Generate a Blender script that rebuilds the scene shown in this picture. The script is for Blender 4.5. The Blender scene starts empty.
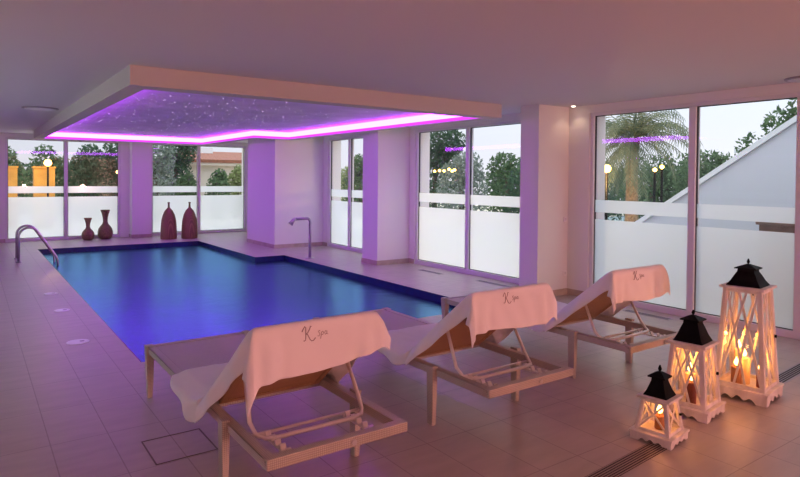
import bpy, math, random
from mathutils import Vector, Matrix
random.seed(7)
SC = bpy.context.scene
COL = SC.collection
PI = math.pi
R = math.radians

# ------------------------------------------------------------------ materials
def new_mat(name):
    m = bpy.data.materials.new(name); m.use_nodes = True
    nt = m.node_tree; nt.nodes.clear()
    out = nt.nodes.new('ShaderNodeOutputMaterial')
    return m, nt, out

def N(nt, kind, **kw):
    n = nt.nodes.new(kind)
    for k, v in kw.items():
        if k in n.inputs: n.inputs[k].default_value = v
        else: setattr(n, k, v)
    return n

def c4(c): return (c[0], c[1], c[2], 1.0)

def pbr(name, col, rough=.6, metal=0.0, var=0.0, vscale=8.0, bump=0.0, bscale=60.0, stretch=(1, 1, 1), spec=.5, col2=None):
    m, nt, out = new_mat(name)
    b = N(nt, 'ShaderNodeBsdfPrincipled'); b.inputs['Roughness'].default_value = rough
    b.inputs['Metallic'].default_value = metal; b.inputs['Base Color'].default_value = c4(col)
    b.inputs['Specular IOR Level'].default_value = spec
    nt.links.new(b.outputs[0], out.inputs[0])
    if var or bump or col2:
        tc = N(nt, 'ShaderNodeTexCoord'); mp = N(nt, 'ShaderNodeMapping'); mp.inputs['Scale'].default_value = stretch
        nt.links.new(tc.outputs['Object'], mp.inputs['Vector'])
    if var or col2:
        no = N(nt, 'ShaderNodeTexNoise'); no.inputs['Scale'].default_value = vscale; no.inputs['Detail'].default_value = 5
        nt.links.new(mp.outputs[0], no.inputs['Vector'])
        mx = N(nt, 'ShaderNodeMix', data_type='RGBA')
        c2 = col2 if col2 else tuple(max(0, x * (1 - var)) for x in col)
        mx.inputs[6].default_value = c4(col); mx.inputs[7].default_value = c4(c2)
        rp = N(nt, 'ShaderNodeMapRange'); rp.inputs[1].default_value = .35; rp.inputs[2].default_value = .65
        nt.links.new(no.outputs['Fac'], rp.inputs[0]); nt.links.new(rp.outputs[0], mx.inputs[0])
        nt.links.new(mx.outputs[2], b.inputs['Base Color'])
    if bump:
        n2 = N(nt, 'ShaderNodeTexNoise'); n2.inputs['Scale'].default_value = bscale; n2.inputs['Detail'].default_value = 4
        nt.links.new(mp.outputs[0], n2.inputs['Vector'])
        bp = N(nt, 'ShaderNodeBump'); bp.inputs['Strength'].default_value = bump; bp.inputs['Distance'].default_value = .01
        nt.links.new(n2.outputs['Fac'], bp.inputs['Height']); nt.links.new(bp.outputs[0], b.inputs['Normal'])
    return m

def emit(name, col, s):
    m, nt, out = new_mat(name)
    e = N(nt, 'ShaderNodeEmission'); e.inputs[0].default_value = c4(col); e.inputs[1].default_value = s
    nt.links.new(e.outputs[0], out.inputs[0]); return m

def wicker(name, col, dark, freq=640.0):
    m, nt, out = new_mat(name)
    b = N(nt, 'ShaderNodeBsdfPrincipled'); b.inputs['Roughness'].default_value = .55
    tc = N(nt, 'ShaderNodeTexCoord'); prev = None
    for ax in 'XYZ':
        w = N(nt, 'ShaderNodeTexWave', wave_type='BANDS', bands_direction=ax); w.inputs['Scale'].default_value = freq / 20
        w.inputs['Distortion'].default_value = .6
        nt.links.new(tc.outputs['Object'], w.inputs['Vector'])
        if prev is None: prev = w.outputs['Fac']
        else:
            a = N(nt, 'ShaderNodeMath', operation='ADD'); nt.links.new(prev, a.inputs[0]); nt.links.new(w.outputs['Fac'], a.inputs[1]); prev = a.outputs[0]
    d = N(nt, 'ShaderNodeMath', operation='DIVIDE'); d.inputs[1].default_value = 3; nt.links.new(prev, d.inputs[0])
    mx = N(nt, 'ShaderNodeMix', data_type='RGBA'); mx.inputs[6].default_value = c4(dark); mx.inputs[7].default_value = c4(col)
    rp = N(nt, 'ShaderNodeMapRange'); rp.inputs[1].default_value = .25; rp.inputs[2].default_value = .6
    nt.links.new(d.outputs[0], rp.inputs[0]); nt.links.new(rp.outputs[0], mx.inputs[0]); nt.links.new(mx.outputs[2], b.inputs['Base Color'])
    bp = N(nt, 'ShaderNodeBump'); bp.inputs['Strength'].default_value = .5; bp.inputs['Distance'].default_value = .004
    nt.links.new(d.outputs[0], bp.inputs['Height']); nt.links.new(bp.outputs[0], b.inputs['Normal'])
    nt.links.new(b.outputs[0], out.inputs[0]); return m

def tile_mat(name, c1, c2, mortar, bw, bh, ox, oy, msize, rough, spec=.5, streak=.25, plane=None):
    m, nt, out = new_mat(name)
    b = N(nt, 'ShaderNodeBsdfPrincipled'); b.inputs['Roughness'].default_value = rough; b.inputs['Specular IOR Level'].default_value = spec
    tc = N(nt, 'ShaderNodeTexCoord'); src = tc.outputs['Object']
    if plane:   # vertical mosaic: use (x+y, z)
        sp = N(nt, 'ShaderNodeSeparateXYZ'); nt.links.new(src, sp.inputs[0])
        ad = N(nt, 'ShaderNodeMath', operation='ADD'); nt.links.new(sp.outputs[0], ad.inputs[0]); nt.links.new(sp.outputs[1], ad.inputs[1])
        a2 = N(nt, 'ShaderNodeMath', operation='ADD'); nt.links.new(sp.outputs[1], a2.inputs[0]); nt.links.new(sp.outputs[2], a2.inputs[1])
        cb = N(nt, 'ShaderNodeCombineXYZ'); nt.links.new(ad.outputs[0], cb.inputs[0]); nt.links.new(a2.outputs[0], cb.inputs[1]); src = cb.outputs[0]
    mp = N(nt, 'ShaderNodeMapping'); mp.inputs['Location'].default_value = (-ox, -oy, 0)
    nt.links.new(src, mp.inputs['Vector'])
    br = N(nt, 'ShaderNodeTexBrick'); br.offset = 0; br.squash = 1
    br.inputs['Scale'].default_value = 1; br.inputs['Brick Width'].default_value = bw; br.inputs['Row Height'].default_value = bh
    br.inputs['Mortar Size'].default_value = msize; br.inputs['Mortar Smooth'].default_value = .1
    br.inputs['Color1'].default_value = c4(c1); br.inputs['Color2'].default_value = c4(c2); br.inputs['Mortar'].default_value = c4(mortar)
    nt.links.new(mp.outputs[0], br.inputs['Vector'])
    col = br.outputs['Color']
    if streak:
        no = N(nt, 'ShaderNodeTexNoise'); no.inputs['Scale'].default_value = 3.0; no.inputs['Detail'].default_value = 6
        m2 = N(nt, 'ShaderNodeMapping'); m2.inputs['Scale'].default_value = (1, 4, 1); nt.links.new(tc.outputs['Object'], m2.inputs['Vector'])
        nt.links.new(m2.outputs[0], no.inputs['Vector'])
        rp = N(nt, 'ShaderNodeMapRange'); rp.inputs[1].default_value = .3; rp.inputs[2].default_value = .7; rp.inputs[3].default_value = 1 - streak; rp.inputs[4].default_value = 1
        nt.links.new(no.outputs['Fac'], rp.inputs[0])
        mu = N(nt, 'ShaderNodeMix', data_type='RGBA', blend_type='MULTIPLY'); mu.inputs[0].default_value = 1
        nt.links.new(col, mu.inputs[6]); nt.links.new(rp.outputs[0], mu.inputs[7]); col = mu.outputs[2]
    nt.links.new(col, b.inputs['Base Color'])
    bp = N(nt, 'ShaderNodeBump'); bp.inputs['Strength'].default_value = .3; bp.inputs['Distance'].default_value = .002; bp.invert = True
    nt.links.new(br.outputs['Fac'], bp.inputs['Height']); nt.links.new(bp.outputs[0], b.inputs['Normal'])
    nt.links.new(b.outputs[0], out.inputs[0]); return m

def glass_mat(name, tint=(1, 1, 1), rough=0.0, ior=1.45):
    m, nt, out = new_mat(name)
    t = N(nt, 'ShaderNodeBsdfTransparent'); t.inputs[0].default_value = c4(tint)
    g = N(nt, 'ShaderNodeBsdfGlossy'); g.inputs['Roughness'].default_value = rough
    f = N(nt, 'ShaderNodeFresnel'); f.inputs[0].default_value = ior
    geo = N(nt, 'ShaderNodeNewGeometry')
    # outward faces only reflect (a thin pane), inner sides pass light straight through
    inv = N(nt, 'ShaderNodeMath', operation='SUBTRACT'); inv.inputs[0].default_value = 1; nt.links.new(geo.outputs['Backfacing'], inv.inputs[1])
    mu = N(nt, 'ShaderNodeMath', operation='MULTIPLY'); nt.links.new(f.outputs[0], mu.inputs[0]); nt.links.new(inv.outputs[0], mu.inputs[1])
    mx = N(nt, 'ShaderNodeMixShader'); nt.links.new(mu.outputs[0], mx.inputs[0]); nt.links.new(t.outputs[0], mx.inputs[1]); nt.links.new(g.outputs[0], mx.inputs[2])
    nt.links.new(mx.outputs[0], out.inputs[0]); return m

def film_mat(name):
    m, nt, out = new_mat(name)
    tr = N(nt, 'ShaderNodeBsdfTranslucent'); tr.inputs[0].default_value = (.88, .92, .92, 1)
    df = N(nt, 'ShaderNodeBsdfDiffuse'); df.inputs[0].default_value = (.9, .93, .93, 1)
    tp = N(nt, 'ShaderNodeBsdfTransparent'); tp.inputs[0].default_value = (.9, .95, .96, 1)
    a = N(nt, 'ShaderNodeMixShader'); a.inputs[0].default_value = .22; nt.links.new(tr.outputs[0], a.inputs[1]); nt.links.new(df.outputs[0], a.inputs[2])
    b = N(nt, 'ShaderNodeMixShader'); b.inputs[0].default_value = .12; nt.links.new(a.outputs[0], b.inputs[1]); nt.links.new(tp.outputs[0], b.inputs[2])
    g = N(nt, 'ShaderNodeBsdfGlossy'); g.inputs['Roughness'].default_value = .12
    c = N(nt, 'ShaderNodeMixShader'); c.inputs[0].default_value = .03; nt.links.new(b.outputs[0], c.inputs[1]); nt.links.new(g.outputs[0], c.inputs[2])
    nt.links.new(c.outputs[0], out.inputs[0]); return m

def water_mat(name):
    m, nt, out = new_mat(name)
    tc = N(nt, 'ShaderNodeTexCoord'); mp = N(nt, 'ShaderNodeMapping'); mp.inputs['Scale'].default_value = (1.0, 1.6, 1)
    nt.links.new(tc.outputs['Object'], mp.inputs['Vector'])
    no = N(nt, 'ShaderNodeTexNoise'); no.inputs['Scale'].default_value = 3.0; no.inputs['Detail'].default_value = 3
    nt.links.new(mp.outputs[0], no.inputs['Vector'])
    bp = N(nt, 'ShaderNodeBump'); bp.inputs['Strength'].default_value = .15; bp.inputs['Distance'].default_value = .05
    nt.links.new(no.outputs['Fac'], bp.inputs['Height'])
    t = N(nt, 'ShaderNodeBsdfTransparent'); t.inputs[0].default_value = (.40, .62, 1, 1)
    g = N(nt, 'ShaderNodeBsdfGlossy'); g.inputs['Roughness'].default_value = .27; g.inputs['Color'].default_value = (.15, .32, .53, 1)
    nt.links.new(bp.outputs[0], g.inputs['Normal'])
    f = N(nt, 'ShaderNodeFresnel'); f.inputs[0].default_value = 1.33; nt.links.new(bp.outputs[0], f.inputs['Normal'])
    mx = N(nt, 'ShaderNodeMixShader'); nt.links.new(f.outputs[0], mx.inputs[0]); nt.links.new(t.outputs[0], mx.inputs[1]); nt.links.new(g.outputs[0], mx.inputs[2])
    nt.links.new(mx.outputs[0], out.inputs[0]); return m

def leaf_mat(name, c1, c2):
    m, nt, out = new_mat(name)
    geo = N(nt, 'ShaderNodeNewGeometry')
    mx = N(nt, 'ShaderNodeMix', data_type='RGBA'); mx.inputs[6].default_value = c4(c1); mx.inputs[7].default_value = c4(c2)
    nt.links.new(geo.outputs['Random Per Island'], mx.inputs[0])
    d = N(nt, 'ShaderNodeBsdfDiffuse'); t = N(nt, 'ShaderNodeBsdfTranslucent')
    nt.links.new(mx.outputs[2], d.inputs[0]); nt.links.new(mx.outputs[2], t.inputs[0])
    s = N(nt, 'ShaderNodeMixShader'); s.inputs[0].default_value = .3
    nt.links.new(d.outputs[0], s.inputs[1]); nt.links.new(t.outputs[0], s.inputs[2]); nt.links.new(s.outputs[0], out.inputs[0]); return m

M = {}
M['wall'] = pbr('white_paint', (.80, .78, .76), .85, bump=.05, bscale=90)
M['ceiling'] = pbr('ceiling_paint', (.70, .68, .67), .9, bump=.04, bscale=90)
M['floor'] = tile_mat('beige_floor_tiles', (.51, .435, .39), (.49, .415, .37), (.34, .28, .245), .31, .62, .08, .39, .0035, .38, .4, .14)
M['baseboard'] = pbr('baseboard_tile', (.52, .42, .35), .5, var=.2)
M['mosaic'] = tile_mat('blue_mosaic', (.006, .022, .13), (.012, .014, .10), (.014, .018, .07), .05, .05, 0, 0, .003, .25, .5, 0, True)
M['water'] = water_mat('pool_water_surface')
M['glass'] = glass_mat('window_glass', (.97, .985, .98))
M['lantern_glass'] = glass_mat('lantern_glass', (1, 1, 1))
M['film'] = film_mat('frosted_film')
M['frame'] = pbr('white_aluminium', (.72, .70, .72), .4)
M['gasket'] = pbr('black_gasket', (.03, .03, .035), .6)
M['steel'] = pbr('stainless_steel', (.50, .48, .50), .34, 1.0)
M['led'] = emit('led_light', (.52, .042, 1.0), 15.0)
M['rim_glow'] = emit('painted_rim_glow', (.60, .05, .85), 1.2)  # emission painted in for the strip's glow on the rim face
M['star'] = emit('star_points', (.95, .85, 1.0), 1.3)
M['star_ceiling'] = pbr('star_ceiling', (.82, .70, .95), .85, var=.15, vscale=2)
M['box'] = pbr('bulkhead_paint', (.60, .565, .52), .9)
M['rattan'] = wicker('taupe_rattan', (.56, .50, .44), (.36, .31, .27))
M['cane'] = wicker('brown_cane', (.40, .22, .10), (.25, .12, .05))
M['bar'] = pbr('painted_tube', (.82, .75, .70), .35, .2)
M['towel'] = pbr('white_terry', (.88, .86, .88), .95, bump=.25, bscale=260, spec=.1)
M['thread'] = pbr('grey_thread', (.36, .29, .32), .8)
M['lantern_white'] = pbr('distressed_white_wood', (.84, .80, .77), .7, var=.22, vscale=14, stretch=(1, 1, .3), bump=.15)
M['black_metal'] = pbr('black_metal', (.003, .0028, .003), .55, 0, spec=.12)
M['wax_brown'] = pbr('brown_wax', (.30, .12, .04), .5)
M['wax_cream'] = pbr('cream_wax', (.85, .62, .35), .5)
M['wax_red'] = pbr('dark_red_wax', (.16, .03, .02), .5)
M['wick'] = pbr('wick', (.02, .02, .02), .9)
M['flame'] = emit('candle_flame', (1.0, .46, .10), 9.0)
M['ceramic'] = pbr('brown_ceramic', (.27, .18, .085), .35, var=.4, vscale=25, bump=.3, bscale=50)
M['basket'] = wicker('red_brown_wicker', (.33, .19, .09), (.12, .06, .03), 420)
M['drain_dark'] = pbr('drain_slot', (.015, .013, .013), .8)
M['drain'] = pbr('drain_bar', (.36, .29, .27), .5, .3)
M['vent_slot'] = pbr('vent_slot', (.16, .14, .15), .6)
M['lid'] = pbr('white_plastic', (.86, .84, .85), .4)
M['grout'] = pbr('cover_frame', (.20, .15, .13), .7)
M['grille'] = pbr('grey_grille', (.42, .36, .40), .5, .4)
M['warm_bulb'] = emit('warm_bulb', (1.0, .50, .10), 11.0)
M['soft_bulb'] = emit('soft_bulb', (1.0, .60, .22), 4.0)
M['down_bulb'] = emit('downlight_bulb', (1.0, .85, .65), 8.0)
M['ground'] = pbr('paving', (.62, .60, .58), .9, var=.2, vscale=3)
M['film_warm_ground'] = pbr('film_warm_ground', (.78, .70, .56), .9, var=.15, vscale=3)
M['film_teal'] = pbr('film_teal_ground', (.28, .36, .37), .9, var=.2, vscale=3)
M['grey_render'] = pbr('pale_blue_grey_render', (.60, .62, .67), .9, bump=.1)
M['film_dark'] = pbr('film_dark_ground', (.06, .09, .10), .8, var=.3, vscale=4)
M['stucco'] = pbr('white_stucco', (.80, .81, .82), .9, bump=.1)
M['cream_wall'] = pbr('cream_render', (.62, .54, .47), .9)
M['orange_glow'] = pbr('painted_orange_glow', (.60, .30, .06), .9, var=.3, vscale=2)  # ochre carries the orange light of the patches
M['rooftile'] = pbr('red_roof_tile', (.34, .12, .07), .8, var=.4, vscale=12)
M['bark'] = pbr('bark', (.12, .085, .06), .9, var=.3, bump=.5, bscale=20)
M['palm_bark'] = pbr('palm_bark', (.32, .21, .12), .9, var=.5, vscale=18, bump=.8, bscale=24)
M['wood_brown'] = pbr('brown_wood', (.30, .20, .15), .6, var=.2)
M['leaf_dark'] = leaf_mat('leaf_dark', (.055, .10, .065), (.105, .16, .10))
M['leaf_mid'] = leaf_mat('leaf_mid', (.08, .13, .07), (.16, .23, .12))
M['leaf_olive'] = leaf_mat('leaf_olive', (.16, .20, .17), (.29, .33, .29))
M['leaf_yellow'] = leaf_mat('leaf_yellow', (.20, .25, .10), (.36, .40, .18))
M['leaf_palm'] = leaf_mat('leaf_palm', (.12, .15, .10), (.24, .27, .18))

# ------------------------------------------------------------------ mesh helpers
class MB:
    def __init__(s): s.v = []; s.f = []; s.sm = []
    def add(s, vs, fs, smooth=False):
        o = len(s.v); s.v += [tuple(v) for v in vs]
        for f in fs: s.f.append(tuple(i + o for i in f)); s.sm.append(smooth)
        return s
    def box(s, x0, y0, z0, x1, y1, z1):
        v = [(x0, y0, z0), (x1, y0, z0), (x1, y1, z0), (x0, y1, z0), (x0, y0, z1), (x1, y0, z1), (x1, y1, z1), (x0, y1, z1)]
        return s.add(v, [(0, 3, 2, 1), (4, 5, 6, 7), (0, 1, 5, 4), (1, 2, 6, 5), (2, 3, 7, 6), (3, 0, 4, 7)])
    def hexa(s, lo, hi):        # 4 bottom + 4 top corners, both counter-clockwise from above
        return s.add(list(lo) + list(hi), [(3, 2, 1, 0), (4, 5, 6, 7), (0, 1, 5, 4), (1, 2, 6, 5), (2, 3, 7, 6), (3, 0, 4, 7)])
    def frustum(s, cx, cy, z0, a0, z1, a1):
        q = lambda a, z: [(cx - a, cy - a, z), (cx + a, cy - a, z), (cx + a, cy + a, z), (cx - a, cy + a, z)]
        return s.hexa(q(a0, z0), q(a1, z1))
    def bar(s, p, q, w, t, up=(0, 0, 1)):   # square-section bar p -> q, width w, thickness t
        p = Vector(p); q = Vector(q); d = (q - p).normalized(); u = Vector(up)
        if abs(d.dot(u)) > .98: u = Vector((1, 0, 0))
        a = d.cross(u).normalized(); b = a.cross(d).normalized()
        c = [(-w / 2, -t / 2), (w / 2, -t / 2), (w / 2, t / 2), (-w / 2, t / 2)]
        v = [p + a * x + b * y for x, y in c] + [q + a * x + b * y for x, y in c]
        return s.add(v, [(0, 1, 2, 3), (7, 6, 5, 4), (0, 4, 5, 1), (1, 5, 6, 2), (2, 6, 7, 3), (3, 7, 4, 0)])
    def tube(s, pts, r, n=10, caps=True, closed=False):
        P = [Vector(p) for p in pts]; k = len(P); rings = []; prevn = None
        rs = r if isinstance(r, (list, tuple)) else [r] * k
        for i in range(k):
            t = ((P[(i + 1) % k] - P[i - 1]) if closed else (P[min(i + 1, k - 1)] - P[max(i - 1, 0)])).normalized()
            if prevn is None:
                u = Vector((0, 0, 1)) if abs(t.z) < .9 else Vector((1, 0, 0)); a = t.cross(u).normalized()
            else: a = (prevn - t * prevn.dot(t)).normalized()
            prevn = a; b = t.cross(a)
            rings.append([P[i] + (a * math.cos(2 * PI * j / n) + b * math.sin(2 * PI * j / n)) * rs[i] for j in range(n)])
        v = [p for ring in rings for p in ring]; f = []
        for i in range(k if closed else k - 1):
            i2 = (i + 1) % k
            for j in range(n): f.append((i * n + j, i * n + (j + 1) % n, i2 * n + (j + 1) % n, i2 * n + j))
        s.add(v, f, True)
        if caps and not closed:
            s.add(rings[0], [tuple(range(n))[::-1]]); s.add(rings[-1], [tuple(range(n))])
        return s
    def lathe(s, prof, cx=0, cy=0, n=28, cap=True):
        v = []; f = []
        for r, z in prof:
            for j in range(n): v.append((cx + r * math.cos(2 * PI * j / n), cy + r * math.sin(2 * PI * j / n), z))
        k = len(prof)
        for i in range(k - 1):
            for j in range(n): f.append((i * n + j, i * n + (j + 1) % n, (i + 1) * n + (j + 1) % n, (i + 1) * n + j))
        s.add(v, f, True)
        if cap:
            if prof[0][0] > 1e-4: s.add(v[:n], [tuple(range(n))[::-1]])
            if prof[-1][0] > 1e-4: s.add(v[-n:], [tuple(range(n))])
        return s
    def prism(s, poly, z0, z1):
        n = len(poly)
        v = [(x, y, z0) for x, y in poly] + [(x, y, z1) for x, y in poly]
        return s.add(v, [tuple(range(n))[::-1], tuple(range(n, 2 * n))] + [(i, (i + 1) % n, n + (i + 1) % n, n + i) for i in range(n)])
    def extrude(s, pts, d):     # planar polygon (3-D points) pushed along d
        n = len(pts); d = Vector(d); v = [Vector(p) for p in pts]; v += [p + d for p in v]
        return s.add(v, [tuple(range(n))[::-1], tuple(range(n, 2 * n))] + [(i, (i + 1) % n, n + (i + 1) % n, n + i) for i in range(n)])
    def build(s, name, m, parent=None, bevel=0, loc=None, fix=True):
        me = bpy.data.meshes.new(name); me.from_pydata(s.v, [], s.f)
        for p, q in zip(me.polygons, s.sm): p.use_smooth = q
        me.update()
        if fix:
            import bmesh
            b = bmesh.new(); b.from_mesh(me); bmesh.ops.remove_doubles(b, verts=b.verts, dist=1e-6); bmesh.ops.recalc_face_normals(b, faces=b.faces); b.to_mesh(me); b.free()
        o = bpy.data.objects.new(name, me); COL.objects.link(o)
        if m is not None: me.materials.append(M[m])
        if parent is not None: o.parent = parent
        if loc: o.location = loc
        if bevel:
            md = o.modifiers.new('Bevel', 'BEVEL'); md.width = bevel; md.segments = 2; md.limit_method = 'ANGLE'
        return o

def tag(o, label, cat, group=None, kind=None):
    o['label'] = label; o['category'] = cat
    if group: o['group'] = group
    if kind: o['kind'] = kind
    return o
def struct(o): o['kind'] = 'structure'; return o
def thing(name, loc, label, cat, group=None, rz=0):
    o = bpy.data.objects.new(name, None); COL.objects.link(o); o.empty_display_size = .1
    o.location = loc; o.rotation_euler = (0, 0, rz)
    return tag(o, label, cat, group)
def copy_tree(o, parent=None):
    c = o.copy(); COL.objects.link(c)
    if parent is not None: c.parent = parent
    for ch in list(o.children): copy_tree(ch, c)
    return c
def lamp(name, loc, col, power, radius=.1, parent=None, kind='POINT'):
    d = bpy.data.lights.new(name, kind); d.color = col; d.energy = power; d.shadow_soft_size = radius
    o = bpy.data.objects.new(name, d); COL.objects.link(o); o.location = loc
    if parent is not None: o.parent = parent
    return o

# ------------------------------------------------------------------ camera
yaw, pitch, roll = R(35.4385), R(.8828), R(.4612)
s_, c_ = math.sin(yaw), math.cos(yaw); cp, sp = math.cos(pitch), math.sin(pitch)
fw = Vector((s_, c_, 0)); rt = Vector((c_, -s_, 0)); up = Vector((0, 0, 1))
fw2 = fw * cp - up * sp; up2 = up * cp + fw * sp
rt3 = rt * math.cos(roll) + up2 * math.sin(roll); up3 = up2 * math.cos(roll) - rt * math.sin(roll)
cam_d = bpy.data.cameras.new('camera'); cam = bpy.data.objects.new('camera', cam_d); COL.objects.link(cam)
mw = Matrix((rt3, up3, -fw2)).transposed().to_4x4(); mw.translation = (0, 0, 1.6); cam.matrix_world = mw
cam_d.sensor_fit = 'HORIZONTAL'; cam_d.sensor_width = 36; cam_d.lens = 607.52 * 36 / 800
cam_d.shift_x = (400 - 401.18) / 800; cam_d.shift_y = (187.53 - 238.5) / 800; cam_d.clip_start = .05
SC.camera = cam

# ------------------------------------------------------------------ room shell
CZ = 2.60                    # ceiling
XR, YB, XL, YF = 6.80, 17.12, -2.0, -14.0
PX0, PX1, PX2, PY0, PY1, PY2 = 1.20, 5.28, 4.66, 5.52, 11.55, 15.22
f = MB()
f.box(XL, YF, -.15, 7.15, PY0, 0); f.box(XL, PY0, -.15, PX0, 17.5, 0); f.box(PX0, PY2, -.15, 7.15, 17.5, 0)
f.box(PX1, PY0, -.15, 7.15, PY1, 0); f.box(PX2, PY1, -.15, 7.15, PY2, 0)
struct(f.build('floor', 'floor', fix=False))
struct(MB().box(XL - .3, YF - .3, CZ, 7.15, 17.5, CZ + .25).build('ceiling', 'ceiling'))
lw = MB(); lw.box(XL - .3, YF, -.15, XL, 4.5, CZ); lw.box(XL - .3, 4.5, 2.5, XL, 11.5, CZ); lw.box(XL - .3, 4.5, -.15, XL, 11.5, 0); lw.box(XL - .3, 11.5, -.15, XL, 17.5, CZ)
struct(lw.build('wall_left', 'wall'))
struct(MB().box(XL - .3, YF - .3, -.15, 7.15, YF, CZ).build('wall_front', 'wall'))
b = MB(); b.box(XL, YB, 0, .70, 17.5, CZ); b.box(.70, YB, 2.5, 6.8, 17.5, CZ); b.box(3.22, YB, 0, 3.97, 17.5, 2.5); b.box(6.62, YB, 0, 7.15, 17.5, 2.5)
b.box(3.43, 16.80, 0, 3.90, YB, CZ)
struct(b.build('wall_back', 'wall'))
w = MB()
w.box(XR, YF, 0, 7.15, 1.25, CZ); w.box(XR, 1.25, 2.5, 7.15, 5.20, CZ); w.box(XR, 5.20, 0, 7.15, 6.42, CZ)
w.box(XR, 6.42, 2.5, 7.15, 9.12, CZ); w.box(XR, 9.12, 0, 7.15, 10.15, CZ); w.box(XR, 10.15, 2.5, 7.15, 12.5, CZ); w.box(XR, 12.5, 0, 7.15, YB, CZ)
w.box(6.19, 5.545, 0, XR, 5.87, CZ)          # pier between the two big windows
w.box(6.08, 9.28, 0, XR, 9.80, CZ)           # pier by the spout
w.box(5.58, 12.72, 0, XR, 14.35, CZ)         # wide pier at the notch
struct(w.build('wall_right', 'wall'))
bb = MB(); t = .012; h = .085
def bbx(x0, y0, x1, y1): bb.box(x0, y0, 0, x1, y1, h)
bbx(XR - t, 5.21, XR, 5.545); bbx(6.19 - t, 5.545 - t, XR, 5.545); bbx(6.19 - t, 5.545, 6.19, 5.87); bbx(6.19 - t, 5.87, XR, 5.87 + t)
bbx(XR - t, 9.12, XR, 9.28); bbx(6.08 - t, 9.28 - t, XR, 9.28); bbx(6.08 - t, 9.28, 6.08, 9.80); bbx(6.08 - t, 9.80, XR, 9.80 + t)
bbx(5.58 - t, 12.72 - t, XR, 12.72); bbx(5.58 - t, 12.72, 5.58, 14.35); bbx(5.58 - t, 14.35, XR, 14.35 + t); bbx(XR - t, 12.51, XR, 12.72)
bbx(XR - t, YF, XR, 1.25)
struct(bb.build('baseboard_right', 'baseboard'))
bb = MB(); bbx(3.43 - t, 16.80 - t, 3.90 + t, 16.80); bbx(3.43 - t, 16.80, 3.43, YB); bbx(3.90, 16.80, 3.90 + t, YB); bbx(XL, YB - t, .70, YB)
struct(bb.build('baseboard_back', 'baseboard'))

# windows: clear panes, a frosted lower film and a frosted band at hand height
def window(n, plane, c, a0, a1, splits, m=.05):
    W = bpy.data.objects.new('window_%d' % n, None); COL.objects.link(W); struct(W)
    W.location = (c, (a0 + a1) / 2, 0) if plane == 'X' else ((a0 + a1) / 2, c, 0)
    mid = (a0 + a1) / 2
    def bx(mb, p0, p1, d0, d1, z0, z1):     # d = depth towards the outside, local coordinates
        if plane == 'X': mb.box(d0, p0 - mid, z0, d1, p1 - mid, z1)
        else: mb.box(p0 - mid, d0, z0, p1 - mid, d1, z1)
    fr = MB(); z0, z1 = 0.0, 2.5; fd0, fd1 = -.045, .06
    bx(fr, a0, a0 + m, fd0, fd1, z0, z1); bx(fr, a1 - m, a1, fd0, fd1, z0, z1); bx(fr, a0 + m, a1 - m, fd0, fd1, z0, z0 + .075); bx(fr, a0 + m, a1 - m, fd0, fd1, z1 - .045, z1)
    edges = [a0 + m]
    for sx in sorted(splits): bx(fr, sx - .04, sx + .04, fd0, fd1, z0 + .075, z1 - .045); edges += [sx - .04, sx + .04]
    edges.append(a1 - m)
    fr.build('window_frame', 'frame', W, bevel=.004)
    for i in range(0, len(edges), 2):
        p0, p1 = edges[i], edges[i + 1]; zb, zt = .075, z1 - .045
        g = MB(); q = .009
        bx(g, p0, p0 + q, -.012, .014, zb, zt); bx(g, p1 - q, p1, -.012, .014, zb, zt); bx(g, p0 + q, p1 - q, -.012, .014, zb, zb + q); bx(g, p0 + q, p1 - q, -.012, .014, zt - q, zt)
        g.build('gasket', 'gasket', W)
        p = MB(); bx(p, p0 + q, p1 - q, 0, .008, zb + q, zt - q); po = p.build('pane', 'glass', W)
        for nm, u0, u1 in (('frosted_film', zb + q, 1.07), ('frosted_band', 1.165, 1.33)):
            fm = MB()
            A, B = p0 + q - mid, p1 - q - mid
            if plane == 'X': fm.add([(-.003, A, u0), (-.003, B, u0), (-.003, B, u1), (-.003, A, u1)], [(0, 1, 2, 3)])
            else: fm.add([(A, -.003, u0), (B, -.003, u0), (B, -.003, u1), (A, -.003, u1)], [(0, 1, 2, 3)])
            fm.build(nm, 'film', po)
    return W
window(1, 'Y', 17.2, .70, 3.22, [1.97])
window(2, 'Y', 17.2, 3.97, 6.62, [5.255])
window(3, 'X', 6.87, 10.15, 12.5, [11.58, 10.72])
window(4, 'X', 6.87, 6.42, 9.12, [7.685])
window(5, 'X', 6.87, 1.25, 5.20, [3.79, 2.66])
window(6, 'X', -2.1, 4.5, 11.5, [6.25, 8.0, 9.75])

# dropped bulkhead over the pool, with a stepped outline like the pool
RB, RC = 2.42, 2.575
outer = [(1.18, 5.87), (5.82, 5.87), (5.82, 12.35), (5.02, 12.35), (5.02, 15.85), (1.18, 15.85)]
inner = [(1.35, 6.10), (5.66, 6.10), (5.66, 12.17), (4.86, 12.17), (4.86, 15.65), (1.35, 15.65)]
n = len(outer); mb = MB()
v = [(x, y, RB) for x, y in outer] + [(x, y, CZ) for x, y in outer] + [(x, y, RB) for x, y in inner] + [(x, y, CZ) for x, y in inner]
fs = []
for i in range(n):
    j = (i + 1) % n
    fs += [(i, j, n + j, n + i), (2 * n + j, 2 * n + i, 3 * n + i, 3 * n + j), (i, 2 * n + i, 2 * n + j, j)]
mb.add(v, fs); o = mb.build('trim_1', 'box', fix=False); struct(o)
mb = MB().prism(inner, RC, RC + .02); o = mb.build('trim_2', 'star_ceiling'); struct(o)
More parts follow.
